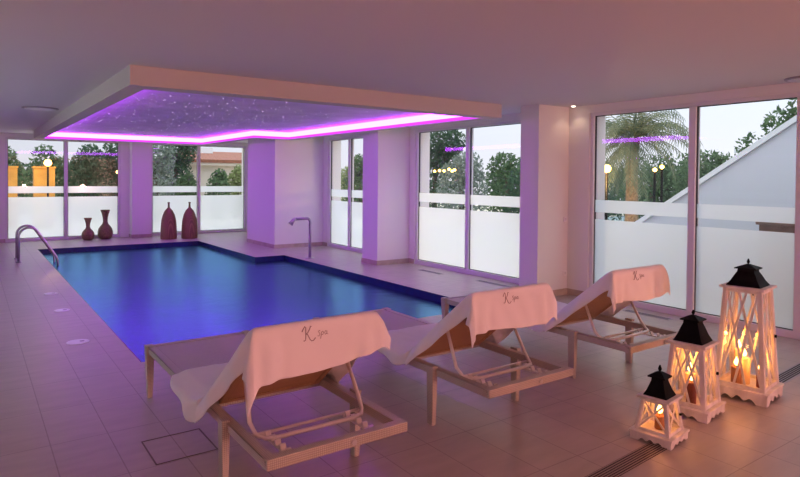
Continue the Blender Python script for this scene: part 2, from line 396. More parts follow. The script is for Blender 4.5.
# light strip around the inside of the bulkhead
def ring(z0, z1, d0, d1):
    m_ = MB(); ins = []
    def off(d):
        sg = [(1, 1), (-1, 1), (-1, -1), (-1, -1), (-1, -1), (1, -1)]
        return [(x + a * d, y + b_ * d) for (x, y), (a, b_) in zip(inner, sg)]
    A, B = off(d0), off(d1)
    vv = [(x, y, z0) for x, y in A] + [(x, y, z1) for x, y in A] + [(x, y, z0) for x, y in B] + [(x, y, z1) for x, y in B]; ff = []
    for i in range(n):
        j = (i + 1) % n
        ff += [(j, i, n + i, n + j), (2 * n + i, 2 * n + j, 3 * n + j, 3 * n + i), (i, j, 2 * n + j, 2 * n + i), (n + j, n + i, 3 * n + i, 3 * n + j)]
    m_.add(vv, ff); return m_
L = thing('led_strip', (3.3, 6.2, RB), 'glowing magenta light strip lining the inside of the dropped ceiling over the pool', 'light strip')
def rel(m_, loc): m_.v = [(a - loc[0], b_ - loc[1], c - loc[2]) for a, b_, c in m_.v]; return m_
rel(ring(2.472, 2.568, .0, .006), L.location).build('light_tape', 'led', L, fix=False)
rel(ring(2.424, 2.471, .0, .004), L.location).build('light_face', 'rim_glow', L, fix=False)  # added glowing lip replaces strip light falling on the rim's inner face
st = MB()
for k in range(420):
    while True:
        x, y = random.uniform(1.45, 5.55), random.uniform(6.2, 15.5)
        if not (x > 4.75 and y > 12.05): break
    r = random.choice([.003, .0035, .004, .0045, .008]) * (1 + .03 * y)
    st.lathe([(r, RC - .004), (r * .5, RC - .007)], x, y, 6)
tag(st.build('star_light', 'star'), 'tiny white star points scattered over the violet dropped ceiling', 'star lights', kind='stuff')

# pool
poly = [(PX0, PY0), (PX1, PY0), (PX1, PY1), (PX2, PY1), (PX2, PY2), (PX0, PY2)]
sg = [(1, 1), (-1, 1), (-1, -1), (-1, -1), (-1, -1), (1, -1)]
lin = [(x + a * .012, y + b_ * .012) for (x, y), (a, b_) in zip(poly, sg)]
D = -1.35; mb = MB(); n = 6
vv = [(x, y, -.002) for x, y in poly] + [(x, y, -.002) for x, y in lin] + [(x, y, D) for x, y in lin] + [(x, y, D - .1) for x, y in poly]
ff = []
for i in range(n):
    j = (i + 1) % n
    ff += [(i, j, n + j, n + i), (n + i, n + j, 2 * n + j, 2 * n + i), (j, i, 3 * n + i, 3 * n + j)]
ff += [tuple(range(2 * n, 3 * n)), tuple(range(3 * n, 4 * n))[::-1]]
mb.add(vv, ff); o = mb.build('trim_3', 'mosaic', fix=False); struct(o)
wat = MB(); wat.add([(x, y, -.105) for x, y in lin], [tuple(range(6))])
wo = wat.build('pool_water', 'water'); tag(wo, 'deep blue water filling the stepped indoor pool', 'water', kind='stuff')
PL = 'round underwater lights on the pool walls'
def pool_light(x, y, nx, lab, power):
    o = thing('pool_light', (x, y, -.62), lab, 'pool light', PL)
    MB().tube([(0, 0, 0), (nx * .03, 0, 0)], .13, 20).build('lamp_housing', 'steel', o)
    MB().tube([(nx * .03, 0, 0), (nx * .045, 0, 0)], .105, 20).build('lens', 'pool_lens', o)
    pl_ = lamp('pool_lamp', (nx * .08, 0, 0), (.08, .24, .92), power, .1, o, 'SPOT'); pl_.data.spot_size = R(150); pl_.data.spot_blend = .5; pl_.rotation_euler = (0, -nx * R(62), 0)
M['pool_lens'] = emit('pool_lens', (.2, .45, 1.0), 3.0)
PW = 9
pool_light(PX0 + .012, 7.6, 1, 'underwater light on the left pool wall nearest the loungers', PW)
pool_light(PX0 + .012, 10.6, 1, 'underwater light halfway along the left pool wall', PW)
pool_light(PX0 + .012, 13.6, 1, 'underwater light on the left pool wall by the ladder', PW)
pool_light(PX1 - .012, 7.6, -1, 'underwater light on the right pool wall nearest the loungers', PW)
pool_light(PX1 - .012, 10.2, -1, 'underwater light on the right pool wall below the spout', PW)

# ------------------------------------------------------------------ pool furniture
def arc(c, r, a0, a1, n_, ux, uz):
    return [Vector(c) + Vector(ux) * (r * math.cos(a0 + (a1 - a0) * i / n_)) + Vector(uz) * (r * math.sin(a0 + (a1 - a0) * i / n_)) for i in range(n_ + 1)]
ld = thing('pool_ladder', (.74, 13.4, 0), 'curved stainless steel pool handrails at the left edge of the pool', 'pool ladder')
for yy in (.28, -.28):
    pts = [(0, yy, 0), (0, yy, .45)] + arc((.165, yy, .465), .165, PI, PI * .27, 10, (1, 0, 0), (0, 0, 1)) + [(.42, yy, .36), (.56, yy, .14), (.60, yy, .07), (.625, yy, 0), (.63, yy, -.12), (.63, yy, -.6)]
    ra = MB().tube(pts, .021, 12).build('handrail', 'steel', ld)
    MB().lathe([(.05, 0), (.05, .012), (.03, .02)], 0, yy, 18).build('floor_flange', 'steel', ra)
for zz in (-.25, -.5):
    MB().box(.60, -.27, zz - .012, .68, .27, zz + .012).build('step', 'steel', ld, bevel=.004)

spt = thing('pool_spout', (5.5, 10.83, 0), 'tall stainless steel water spout bent over the right edge of the pool', 'water spout')
pts = [(0, 0, .012), (0, 0, .72)] + arc((-.07, 0, .72), .07, 0, PI / 2, 6, (1, 0, 0), (0, 0, 1)) + [(-.32, 0, .785)]
MB().tube(pts, .027, 12).build('pipe', 'steel', spt)
MB().tube([(-.31, 0, .79), (-.36, 0, .765), (-.42, 0, .69)], [.03, .036, .05], 14).build('nozzle', 'steel', spt)
MB().lathe([(.09, 0), (.09, .01), (.05, .018)], 0, 0, 20).build('base_flange', 'steel', spt)

def vase(x, y, prof, label, name='vase', mat='ceramic', group=None):
    o = MB().lathe(prof, n=32).build(name, mat); o.location = (x, y, 0); return tag(o, label, 'vase', group)
def prof_scale(p, sr, sz): return [(r * sr, z * sz) for r, z in p]
VP = [(.30, 0), (.34, .015), (.44, .07), (.50, .18), (.50, .26), (.45, .36), (.33, .45), (.20, .52), (.155, .60), (.17, .72), (.23, .86), (.31, .97), (.315, 1.0), (.285, 1.0), (.20, .86), (.14, .72), (.12, .60)]
vase(2.41, 16.8, prof_scale(VP, .29, .55), 'smaller brown round-bellied vase with flared neck by the far-left window', group='brown ceramic vases')
vase(2.81, 16.85, prof_scale(VP, .35, .74), 'larger brown round-bellied vase with flared neck, beside the far pier', group='brown ceramic vases')
BP = [(.48, 0), (.5, .02), (.495, .15), (.48, .35), (.44, .52), (.36, .66), (.24, .77), (.13, .82), (.07, .855), (.055, .95), (.075, .975), (.075, 1.0), (.05, 1.0), (.04, .9)]
for x, y, lab in ((4.16, 16.08, 'left of the two tall red-brown wicker bottle vases at the far pool end'), (4.66, 16.0, 'right of the two tall red-brown wicker bottle vases, beside the window mullion')):
    o = thing('wicker_vase', (x, y, 0), lab, 'vase', 'tall wicker bottle vases')
    MB().lathe(prof_scale(BP, .40, .94)[:9], n=32).build('body', 'basket', o)
    MB().lathe(prof_scale(BP, .40, .94)[8:], n=20).build('neck', 'ceramic', o)

# ------------------------------------------------------------------ sun loungers
def make_lounger(label):
    root = thing('sun_lounger', (0, 0, 0), label, 'sun lounger', 'rattan sun loungers')
    fr = MB(); W = .377; t_ = .05; z0, z1 = .32, .37
    fr.box(-W, 0, z0, W, t_, z1); fr.box(-W, 2.14, z0, W, 2.19, z1)
    fr.box(-W, t_, z0, -W + t_, 2.14, z1); fr.box(W - t_, t_, z0, W, 2.14, z1)
    fr.box(-W + t_, .845, z0, W - t_, .885, z1 - .02)
    fr.build('frame', 'rattan', root, bevel=.006)
    MB().box(-W + t_, .885, .335, W - t_, 2.14, .366).build('seat', 'rattan', root, bevel=.004)
    # backrest: frame + brown woven panel
    hy, hz, ty, tz = .825, .345, .205, .858
    d = Vector((0, ty - hy, tz - hz)).normalized(); nn = Vector((0, d.z, -d.y)) * -1
    if nn.z < 0: nn = -nn
    Hh = Vector((0, hy, hz)); T = Vector((0, ty, tz)); q = .031
    back = MB()
    for x0, x1, p0, p1 in ((-.308, -.27, Hh, T), (.27, .308, Hh, T)):
        back.hexa([p0 + Vector((x0, 0, 0)), p0 + Vector((x1, 0, 0)), p0 + Vector((x1, 0, 0)) + nn * q, p0 + Vector((x0, 0, 0)) + nn * q],
                  [p1 + Vector((x0, 0, 0)), p1 + Vector((x1, 0, 0)), p1 + Vector((x1, 0, 0)) + nn * q, p1 + Vector((x0, 0, 0)) + nn * q])
    for a0, a1 in ((Hh, Hh + d * .04), (T - d * .04, T)):
        back.hexa([a0 + Vector((-.27, 0, 0)), a0 + Vector((.27, 0, 0)), a0 + Vector((.27, 0, 0)) + nn * q, a0 + Vector((-.27, 0, 0)) + nn * q],
                  [a1 + Vector((-.27, 0, 0)), a1 + Vector((.27, 0, 0)), a1 + Vector((.27, 0, 0)) + nn * q, a1 + Vector((-.27, 0, 0)) + nn * q])
    bo = back.build('backrest', 'cane', root, bevel=.003)
    p = MB(); a0, a1 = Hh + d * .04 + nn * .004, T - d * .04 + nn * .004
    p.hexa([a0 + Vector((-.27, 0, 0)), a0 + Vector((.27, 0, 0)), a0 + Vector((.27, 0, 0)) + nn * .022, a0 + Vector((-.27, 0, 0)) + nn * .022],
           [a1 + Vector((-.27, 0, 0)), a1 + Vector((.27, 0, 0)), a1 + Vector((.27, 0, 0)) + nn * .022, a1 + Vector((-.27, 0, 0)) + nn * .022])
    p.build('woven_panel', 'cane', bo)
    # U-shaped prop with its resting bar and notched racks
    def on_back(k): return Hh + d * k - nn * .014
    A = on_back(.43)
    U = [Vector((-.292, A.y, A.z)), Vector((-.312, .37, .40)), Vector((-.300, .32, .355))] + [Vector((-.27, .275, .345)), Vector((-.21, .255, .345)), Vector((.21, .255, .345)), Vector((.27, .275, .345))] + [Vector((.300, .32, .355)), Vector((.312, .37, .40)), Vector((.292, A.y, A.z))]
    MB().tube(U, .011, 10).build('backrest_prop', 'bar', root)
    MB().tube([(-.335, .36, .335), (.335, .36, .335)], .009, 8).build('cross_bar', 'bar', root)
    for x in (-.235, .215):
        rk = MB(); rk.box(x - .014, .05, .322, x + .014, .37, .332)
        for k in range(5):
            yy = .08 + k * .058
            rk.hexa([(x - .014, yy, .332), (x + .014, yy, .332), (x + .014, yy + .012, .332), (x - .014, yy + .012, .332)],
                    [(x - .014, yy + .012, .356), (x + .014, yy + .012, .356), (x + .014, yy + .022, .356), (x - .014, yy + .022, .356)])
        rk.build('notched_rack', 'bar', root)
    for sx in (-1, 1):
        x0 = sx * .385
        lg = MB(); w0, w1 = .016, .021
        lg.hexa([(x0 - w0, .50, 0), (x0 + w0, .50, 0), (x0 + w0, .555, 0), (x0 - w0, .555, 0)], [(x0 - w1, .49, .385), (x0 + w1, .49, .385), (x0 + w1, .56, .385), (x0 - w1, .56, .385)])
        lg.build('leg', 'rattan', root, bevel=.005)
        x0 = sx * .364; lg = MB(); w0, w1 = .017, .03
        lg.hexa([(x0 - w0, 2.135, 0), (x0 + w0, 2.135, 0), (x0 + w0, 2.175, 0), (x0 - w0, 2.175, 0)], [(x0 - w1, 2.125, .376), (x0 + w1, 2.125, .376), (x0 + w1, 2.195, .376), (x0 - w1, 2.195, .376)])
        lg.build('leg', 'rattan', root, bevel=.005)
    MB().tube([(.06, .002, .345), (.06, -.008, .345)], .014, 14).build('badge', 'steel', root)
    return root
LOCS = [(1.427, 2.46, 'leftmost rattan sun lounger, nearest the camera, under a white towel'),
        (2.835, 2.555, 'middle rattan sun lounger of the row by the pool'),
        (4.345, 2.64, 'rightmost rattan sun lounger, beside the lit lanterns')]
proto = make_lounger(LOCS[0][2])
for i, (x, y, lab) in enumerate(LOCS):
    o = proto if i == 0 else copy_tree(proto)
    o.location = (x, y, 0); o['label'] = lab

# ------------------------------------------------------------------ towels
def make_towel(loc, label, seed, wl, wr, hang, slope=0):
    rnd = random.Random(seed)
    ph = [rnd.uniform(0, 6.28) for _ in range(8)]
    hy, hz, ty, tz = .825, .345, .205, .858
    d = Vector((0, ty - hy, tz - hz)).normalized(); nn = Vector((0, d.z * -1, d.y)); nn = nn if nn.z > 0 else -nn
    q = .031 + .012
    top = Vector((0, ty, tz)) + nn * q; bot = Vector((0, hy, hz)) + nn * q
    edge_y = ty - .022
    # centre path: (y, z, kind)  hang 0..1, roll-over, backrest, hip curve, seat
    path = []
    nh = 14
    for i in range(nh): k = i / nh; path.append((edge_y - .004, top.z - .01 - hang * (1 - k), 'h', hang * (1 - k)))
    path += [(edge_y + .002, top.z + .004, 'r', 0), (edge_y + .022, top.z + .014, 'r', 0)]
    for i in range(17): k = .03 + .84 * i / 16; p = top.lerp(bot, k); path.append((p.y, p.z, 'b', k))
    for yy, zz in ((hy - .062, .440), (hy - .022, .415), (hy + .03, .404), (hy + .08, .397)): path.append((yy, zz, 'c', 0))
    for i in range(1, 10): path.append((hy + .08 + .050 * i, .394, 's', i / 9))
    half = .332; nu = 44
    def S(u, i):       # u in [-wl-half, half+wr]
        y, z, kd, k = path[i]
        e = abs(u) - half; sgn = 1 if u > 0 else -1
        v = i / len(path)
        wv = .006 * math.sin(u * 17 + ph[0] + v * 3) * math.sin(v * 9 + ph[1]) + .004 * math.sin(u * 41 + v * 21 + ph[2])
        if kd == 'h':
            k *= 1 - slope * u / half; z = top.z - .01 - k
            if e <= 0:
                x = u; yy = y - (.05 * k * math.sin(u * 13 + ph[3]) * .35 + .03 * k * abs(u) / half * .5); zz = z + .012 * (k / hang) * math.sin(u * 9 + ph[4])
                fold = sum(a_ * math.exp(-((u - c_) / .028) ** 2) for a_, c_ in ((-.022, -.27), (.016, -.20), (-.014, .27), (.010, .21))) * min(1, k / hang * 1.4)
                return Vector((x, yy - wv * .5 + fold, zz))
            r = math.sqrt(k * k + e * e); th = math.atan2(e, max(k, 1e-4))
            out = .014 + .10 * r
            x = sgn * (half + out * math.sin(th) + .012)
            yy = y - (.03 * k * .5) - out * .55 * math.cos(th) + .28 * e * math.sin(th) * (1 if k < .05 else .35)
            if sgn > 0: x += .42 * r * math.sin(th) * (1 - .45 * k / hang); zz0 = .86
            else: zz0 = 1.10
            zz = top.z - .012 - r * zz0
            return Vector((x, yy, zz + .3 * wv))
        if e <= 0:
            lift = 0
            if kd in 'cs': lift = .006 + .012 * abs(math.sin(u * 9 + ph[5] + y * 14)) * (1 if kd == 'c' else .5)
            return Vector((u, y, z + abs(wv) * .6 + lift))
        # side overhang: rounds over the edge then hangs
        rr = .016; a = min(e / rr, PI / 2); x = half + rr * math.sin(a); zz = z - rr * (1 - math.cos(a))
        hangd = max(0, e - rr * PI / 2)
        if kd in 'cs':  # rests over the wider side rail
            x = half + .075 * min(1, e / .06); zz = z - .004 - .012 * min(1, e / .06) if e < .06 else z - .016 - (e - .06)
            x += .012 * math.sin(y * 22 + ph[6]) * min(1, e / .1) + .02
            zz = max(zz, .25)
        else:
            kk = k if kd == 'b' else 0
            x += .05 * hangd + .10 * kk * min(1, e / .1) * .9; zz -= hangd * (1 - .10 * kk)
            x += .010 * math.sin(y * 26 + ph[7]) * min(1, hangd / .06)
        return Vector((sgn * x, y, zz + wv * .3))
    us = [-(half + wl) + (2 * half + wl + wr) * j / nu for j in range(nu + 1)]
    mb = MB(); vs = []
    for i in range(len(path)):
        for u in us:
            # the hip and seat stretch spreads wider on the left, bunching over the rail
            kd_, pk = path[i][2], path[i][3]
            f_ = (.90 - .72 * pk) if kd_ == 's' else (.92 if u < 0 else .95) if kd_ == 'c' else (1.0 - .05 * max(0, (pk - .5) / .4)) if kd_ == 'b' else 1.0
            if abs(u) > half: uu = math.copysign(half + (abs(u) - half) * f_, u)
            else: uu = u
            vs.append(S(uu, i))
    m_ = nu + 1
    fs_ = [(i * m_ + j, i * m_ + j + 1, (i + 1) * m_ + j + 1, (i + 1) * m_ + j) for i in range(len(path) - 1) for j in range(nu)]
    mb.add(vs, fs_, True)
    o = mb.build('towel', 'towel', fix=False); o.location = (loc[0], loc[1], 0)
    md = o.modifiers.new('Solidify', 'SOLIDIFY'); md.thickness = .008; md.offset = 0
    ms = o.modifiers.new('Subdivision', 'SUBSURF'); ms.levels = 1; ms.render_levels = 1
    tag(o, label, 'towel', 'white spa towels')
    # embroidered initial and script word, stitched on the hanging front
    def on(xp, zp):     # xp metres from centre, zp metres below the top edge
        fi = nh * (1 - max(0, zp) / hang); i0 = max(0, min(nh - 1, int(fi))); k = fi - i0
        p = S(xp, i0).lerp(S(xp, min(i0 + 1, nh)), k); return p + Vector((0, -.0055, 0))
    K = [[(-.004, 0), (.006, .006), (.012, .002), (.012, -.02), (.012, -.045), (.010, -.062), (.002, -.066), (-.004, -.064)],
         [(.050, .004), (.044, .006), (.036, -.004), (.024, -.022), (.012, -.030)],
         [(.018, -.026), (.028, -.038), (.040, -.060), (.052, -.072), (.064, -.072), (.074, -.062), (.078, -.056)],
         [(-.014, -.012), (-.010, -.004), (-.004, 0)]]
    W_ = [[(.106, -.020), (.100, -.016), (.094, -.022), (.100, -.030), (.106, -.040), (.100, -.050), (.092, -.048)],
          [(.116, -.028), (.114, -.050), (.112, -.068)], [(.115, -.030), (.124, -.024), (.130, -.032), (.126, -.044), (.115, -.046)],
          [(.152, -.028), (.144, -.024), (.138, -.034), (.142, -.046), (.152, -.042), (.154, -.026), (.154, -.044), (.162, -.046)]]
    em = MB(); cx = -.09
    for st_, r_ in [(s0, .0034) for s0 in K] + [(s0, .0022) for s0 in W_]:
        em.tube([on(cx + a * .8, .012 - b_ * .8) for a, b_ in st_], r_ * .72, 6)
    em.build('embroidered_lettering', 'thread', o)
    return o
make_towel((1.400, 2.46), 'white K Spa towel draped over the backrest of the leftmost lounger', 3, .19, .14, .222, .17)
make_towel(LOCS[1], 'white K Spa towel draped over the backrest of the middle lounger', 11, .15, .14, .235)
make_towel(LOCS[2], 'white K Spa towel draped over the backrest of the rightmost lounger', 23, .15, .15, .235)

# ------------------------------------------------------------------ lanterns
def make_lantern(loc, label, H, aB, aT, slats, zt, zc):
    """H total height, aB / aT half widths of the body at bottom and top."""
    root = thing('lantern', loc, label, 'lantern', 'white wooden floor lanterns', rz=R(8))
    zb = .018 + .055 * H; pl = aB + .018
    # scalloped plinth: four boards with cut-out feet, plus floor board
    base = MB()
    def scallop(L_):
        pts = [(-L_, zb)]; pts.append((-L_, 0)); fl = L_ * .30
        pts.append((-L_ + fl, 0)); n_ = 3; x = -L_ + fl; ww = (2 * L_ - 2 * fl) / n_
        for k in range(n_):
            for j in range(1, 6): pts.append((x + ww * j / 6, zb * .55 * math.sin(PI * j / 6) * (1 if k == 1 else .8)))
            x += ww; pts.append((x, 0 if k == n_ - 1 else zb * .14))
        pts += [(L_, 0), (L_, zb)]
        out = []
        for p in pts:
            if not out or p != out[-1]: out.append(p)
        return out
    tt = .018
    P = scallop(pl)
    base.extrude([(x, -pl, z) for x, z in P], (0, tt, 0)); base.extrude([(x, pl - tt, z) for x, z in P], (0, tt, 0))
    P2 = scallop(pl - tt)
    base.extrude([(-pl, x, z) for x, z in P2], (tt, 0, 0)); base.extrude([(pl - tt, x, z) for x, z in P2], (tt, 0, 0))
    base.build('plinth', 'lantern_white', root)
    MB().box(-pl - .008, -pl - .008, zb, pl + .008, pl + .008, zb + .014).build('floor_board', 'lantern_white', root, bevel=.003)
    zb += .014
    pw = .028 if H > .6 else .02
    post = lambda sx, sy: MB().hexa([(sx * aB - (pw if sx > 0 else 0), sy * aB - (pw if sy > 0 else 0), zb), (sx * aB + (pw if sx < 0 else 0), sy * aB - (pw if sy > 0 else 0), zb), (sx * aB + (pw if sx < 0 else 0), sy * aB + (pw if sy < 0 else 0), zb), (sx * aB - (pw if sx > 0 else 0), sy * aB + (pw if sy < 0 else 0), zb)],
        [(sx * aT - (pw if sx > 0 else 0), sy * aT - (pw if sy > 0 else 0), zt), (sx * aT + (pw if sx < 0 else 0), sy * aT - (pw if sy > 0 else 0), zt), (sx * aT + (pw if sx < 0 else 0), sy * aT + (pw if sy < 0 else 0), zt), (sx * aT - (pw if sx > 0 else 0), sy * aT + (pw if sy < 0 else 0), zt)])
    for sx in (-1, 1):
        for sy in (-1, 1): post(sx, sy).build('post', 'lantern_white', root, bevel=.002)
    MB().box(-aT - .022, -aT - .022, zt, aT + .022, aT + .022, zt + .018).build('top_board', 'lantern_white', root, bevel=.003)
    # four side faces: rails, crossing slats, pane
    for face in range(4):
        Rm = Matrix.Rotation(face * PI / 2, 3, 'Z')
        def P3(s, k, dep=0):   # s in -1..1 across, k 0..1 up
            a = aB + (aT - aB) * k; return Rm @ Vector((s * (a - pw), -(a - pw * .5) + dep, zb + (zt - zb) * k))
        sd = MB(); rw = .026 if H > .6 else .018
        kr = rw * .5 / (zt - zb)
        sd.bar(P3(-1, kr), P3(1, kr), pw * .55, rw); sd.bar(P3(-1, 1 - kr), P3(1, 1 - kr), pw * .55, rw)
        for e_ in (-1, 1): sd.bar(P3(e_ * .985, 0), P3(e_ * .985, 1), pw * .5, .008, up=tuple(Rm @ Vector((1, 0, 0))))
        fo = sd.build('side_frame' if face else 'door', 'lantern_white', root)
        sl = MB(); wv = .015 if H > .9 else .013 if H > .6 else .011; th = pw * .28
        nrm = Rm @ Vector((0, -1, 0))
        k0, k1 = 2 * kr, 1 - 2 * kr
        for n_, (s0, s1) in enumerate(slats):
            off = (n_ % 2) * th * .9 - th * .45
            sl.bar(P3(s0, k0, off), P3(s1, k1, off), th, wv, up=tuple((P3(s1, k1) - P3(s0, k0)).normalized().cross(nrm)))
        sl.build('lattice', 'lantern_white', fo)
        g = MB(); g.hexa([P3(-1, k0, pw * .34), P3(1, k0, pw * .34), P3(1, k0, pw * .40), P3(-1, k0, pw * .40)], [P3(-1, k1, pw * .34), P3(1, k1, pw * .34), P3(1, k1, pw * .40), P3(-1, k1, pw * .40)])
        g.build('pane', 'lantern_glass', fo)
        if face == 0:
            q = P3(.98, .5, -pw * .5); MB().tube([q, q + Vector((0, -.012, 0))], .011 if H > .6 else .007, 10).build('door_knob', 'black_metal', fo)
    # black roof: flared pyramid, cap and finial
    z0 = zt + .018; ro = MB(); a0, a1 = aT * .86, aT * .40
    z1 = zc - .022
    zz = [z0, z0 + .008, z0 + (z1 - z0) * .35, z0 + (z1 - z0) * .7, z1]; aa = [a0 + .004, a0, a0 * .82, a0 * .66, a1 + .004]
    for k in range(4): ro.frustum(0, 0, zz[k], aa[k], zz[k + 1], aa[k + 1])
    ro.build('roof', 'black_metal', root)
    neck = MB().frustum(0, 0, z1, a1 + .006, zc, a1 + .002); neck.build('chimney', 'black_metal', root)
    cap = MB(); cap.frustum(0, 0, zc - .004, a1 + .022, zc + .004, a1 + .022); cap.frustum(0, 0, zc + .004, a1 + .022, zc + .030, .012); cap.build('cap', 'black_metal', root)
    zf = zc + .028
    MB().lathe([(.006, zf), (.006, zf + .008), (.011, zf + .013), (.011, zf + .022), (.004, H)], n=12).build('finial', 'black_metal', root)
    # wire handle hanging at the right side
    hp = [Vector((aT + .024, -aT * .55, zt + .006)), Vector((aT + .045, -aT * .5, zt - .02)), Vector((aT + .06, -aT * .1, zt - H * .09)), Vector((aT + .06, aT * .1, zt - H * .09)), Vector((aT + .045, aT * .5, zt - .02)), Vector((aT + .024, aT * .55, zt + .006))]
    MB().tube(hp, .004, 8).build('handle', 'black_metal', root)
    return root, zb
def candle(root_loc, dx, dy, zb, r, h, mat, label, power):
    o = thing('candle', (root_loc[0] + dx, root_loc[1] + dy, zb + .0012), label, 'candle', 'lit candles inside the lanterns')
    MB().lathe([(r * .98, 0), (r, .006), (r, h - .006), (r * .9, h), (r * .6, h - .006)], n=20).build('wax', mat, o)
    wk = MB().tube([(0, 0, h - .008), (.001, 0, h + .014)], .0018, 6).build('wick', 'wick', o)
    s = 1.35
    MB().lathe([(.001, h + .006), (.009 * s, h + .015), (.0135 * s, h + .026), (.012 * s, h + .038), (.007 * s, h + .054), (.001, h + .075)], n=12, cap=False).build('flame', 'flame', o)
    lamp('candle_light', (0, 0, h + .10), (1.0, .31, .045), power, .015, o)
XS = [(-1, 1), (1, -1)]
X2 = [(-1, .25), (.25, -1), (-.25, 1), (1, -.25)]
SL = (3.49, 2.12, 0); ML = (4.085, 2.24, 0); LL = (4.745, 2.185, 0)
rS, zS = make_lantern(SL, 'smallest white wooden lantern with black roof, at front over the floor drain', .455, .108, .080, XS, .252, .385)
rM, zM = make_lantern(ML, 'medium white wooden lantern with black roof, between the small and large ones', .705, .142, .108, X2, .475, .640)
rL, zL = make_lantern(LL, 'largest white wooden lantern with black roof, nearest the right window', 1.02, .172, .130, X2, .805, .950)
PC = .52
candle(SL, .005, .0, zS, .03, .085, 'wax_brown', 'brown candle in the smallest lantern', PC)
candle(ML, -.055, -.025, zM, .032, .15, 'wax_red', 'dark red candle on the left side of the medium lantern', PC)
candle(ML, .03, .03, zM, .034, .18, 'wax_cream', 'cream candle at the back of the medium lantern', PC)
candle(LL, -.092, .03, zL, .036, .13, 'wax_brown', 'brown candle at the left of the largest lantern', PC)
candle(LL, -.02, .01, zL, .042, .19, 'wax_cream', 'tall cream candle in the middle of the largest lantern', PC)
candle(LL, -.02, -.11, zL, .03, .115, 'wax_red', 'short dark red candle at the front corner of the largest lantern', PC)
candle(LL, .07, .09, zL, .034, .22, 'wax_cream', 'tallest cream candle at the back of the largest lantern', PC)

# ------------------------------------------------------------------ floor and ceiling fittings
dr = thing('floor_drain', (2.55, 1.995, 0), 'dark slotted drain in the floor ending under the smallest lantern', 'drain', rz=R(4.2))
MB().box(-1.0, -.056, .0005, 1.0, .056, .003).build('channel', 'drain_dark', dr)
for k in range(7):
    yy = -.051 + k * .0165
    MB().box(-1.0, yy - .003, .003, 1.0, yy + .003, .006).build('slat', 'drain', dr)
o = thing('floor_vent', (5.85, 2.23, 0), 'dark slotted floor vent right of the largest lantern', 'vent', rz=R(4.2))
MB().box(-.62, -.062, .0005, .62, .062, .004).build('plate', 'grille', o)
for k in range(5): MB().box(-.60, -.046 + k * .02, .004, .60, -.034 + k * .02, .0055).build('slot', 'drain_dark', o)
cv = thing('access_cover', (1.015, 3.68, 0), 'square tiled access cover set in the floor left of the leftmost lounger', 'floor cover')
q = MB(); a, b_ = .175, .18
for x0, y0, x1, y1 in ((-a, -b_, a, -b_ + .008), (-a, b_ - .008, a, b_), (-a, -b_, -a + .008, b_), (a - .008, -b_, a, b_)): q.box(x0, y0, .0004, x1, y1, .002)
q.build('cover_frame', 'grout', cv)
MB().box(-a + .008, -b_ + .008, .0002, a - .008, b_ - .008, .0015).build('cover_plate', 'cover_tile', cv) if False else None
for x, y, r, lab in ((.85, 6.53, .10, 'largest white round skimmer lid in the deck, nearest the loungers'), (.895, 8.17, .085, 'middle white round skimmer lid in the deck left of the pool'), (.90, 9.41, .085, 'farthest white round skimmer lid in the deck left of the pool')):
    o = thing('skimmer_lid', (x, y, 0), lab, 'skimmer lid', 'round skimmer lids')
    MB().lathe([(r, .0005), (r, .004), (r * .95, .006)], n=28).build('lid', 'lid', o)
    MB().lathe([(.022, .006), (.022, .008)], r * .35, 0, 12).build('finger_hole', 'grille', o)
for x, y, l, lab in ((6.43, 8.15, .30, 'slim floor vent below the left pane of the window between the piers'), (6.52, 6.66, .40, 'slim floor vent below the right pane of the window between the piers'), (6.56, 4.16, .30, 'slim floor vent below the large right window, behind the rightmost lounger')):
    o = thing('floor_vent', (x, y, 0), lab, 'vent', 'slim floor vents below the windows')
    MB().box(-.05, -l, .0005, .05, l, .004).build('plate', 'grille', o)
    for k in range(4): MB().box(-.034 + k * .02, -l + .02, .004, -.026 + k * .02, l - .02, .0055).build('slot', 'vent_slot', o)
def ceil_disc(x, y, r, lab):
    o = thing('ceiling_light', (x, y, CZ), lab, 'ceiling light', 'round ceiling lights')
    MB().lathe([(r, 0), (r, -.012), (r * .9, -.016)], n=32).build('rim', 'grille', o)
    MB().lathe([(r * .88, -.0165), (r * .6, -.022), (.001, -.024)], n=32).build('light_face', 'frame', o)
ceil_disc(.87, 10.5, .24, 'round ceiling light left of the dropped ceiling')
ceil_disc(6.62, 2.52, .20, 'round ceiling light above the large right window')
dl = thing('downlight', (6.66, 5.36, CZ), 'small lit downlight in the ceiling corner beside the right pier', 'downlight')
MB().lathe([(.045, 0), (.045, -.008), (.03, -.010)], n=20).build('ring', 'frame', dl)
MB().lathe([(.028, -.009), (.02, -.016), (.001, -.018)], n=16).build('bulb', 'down_bulb', dl)
sp_ = lamp('downlight_lamp', (0, 0, -.03), (1.0, .72, .5), 1.4, .03, dl, 'SPOT'); sp_.data.spot_size = R(120); sp_.data.spot_blend = .8
for x, z, lab in ((6.745, .30, 'pale double socket low on the right pier beside the window'), (6.74, 1.05, 'small pale switch plate higher on the right pier')):
    o = thing('wall_socket' if z < .5 else 'switch_plate', (x, 5.545, z), lab, 'socket' if z < .5 else 'switch')
    MB().box(-.035, -.012, -.035, .035, 0, .035).build('plate', 'lid', o, bevel=.003)
    MB().box(-.016, -.016, -.018, .016, -.012, .018).build('insert' if z < .5 else 'rocker', 'frame', o)

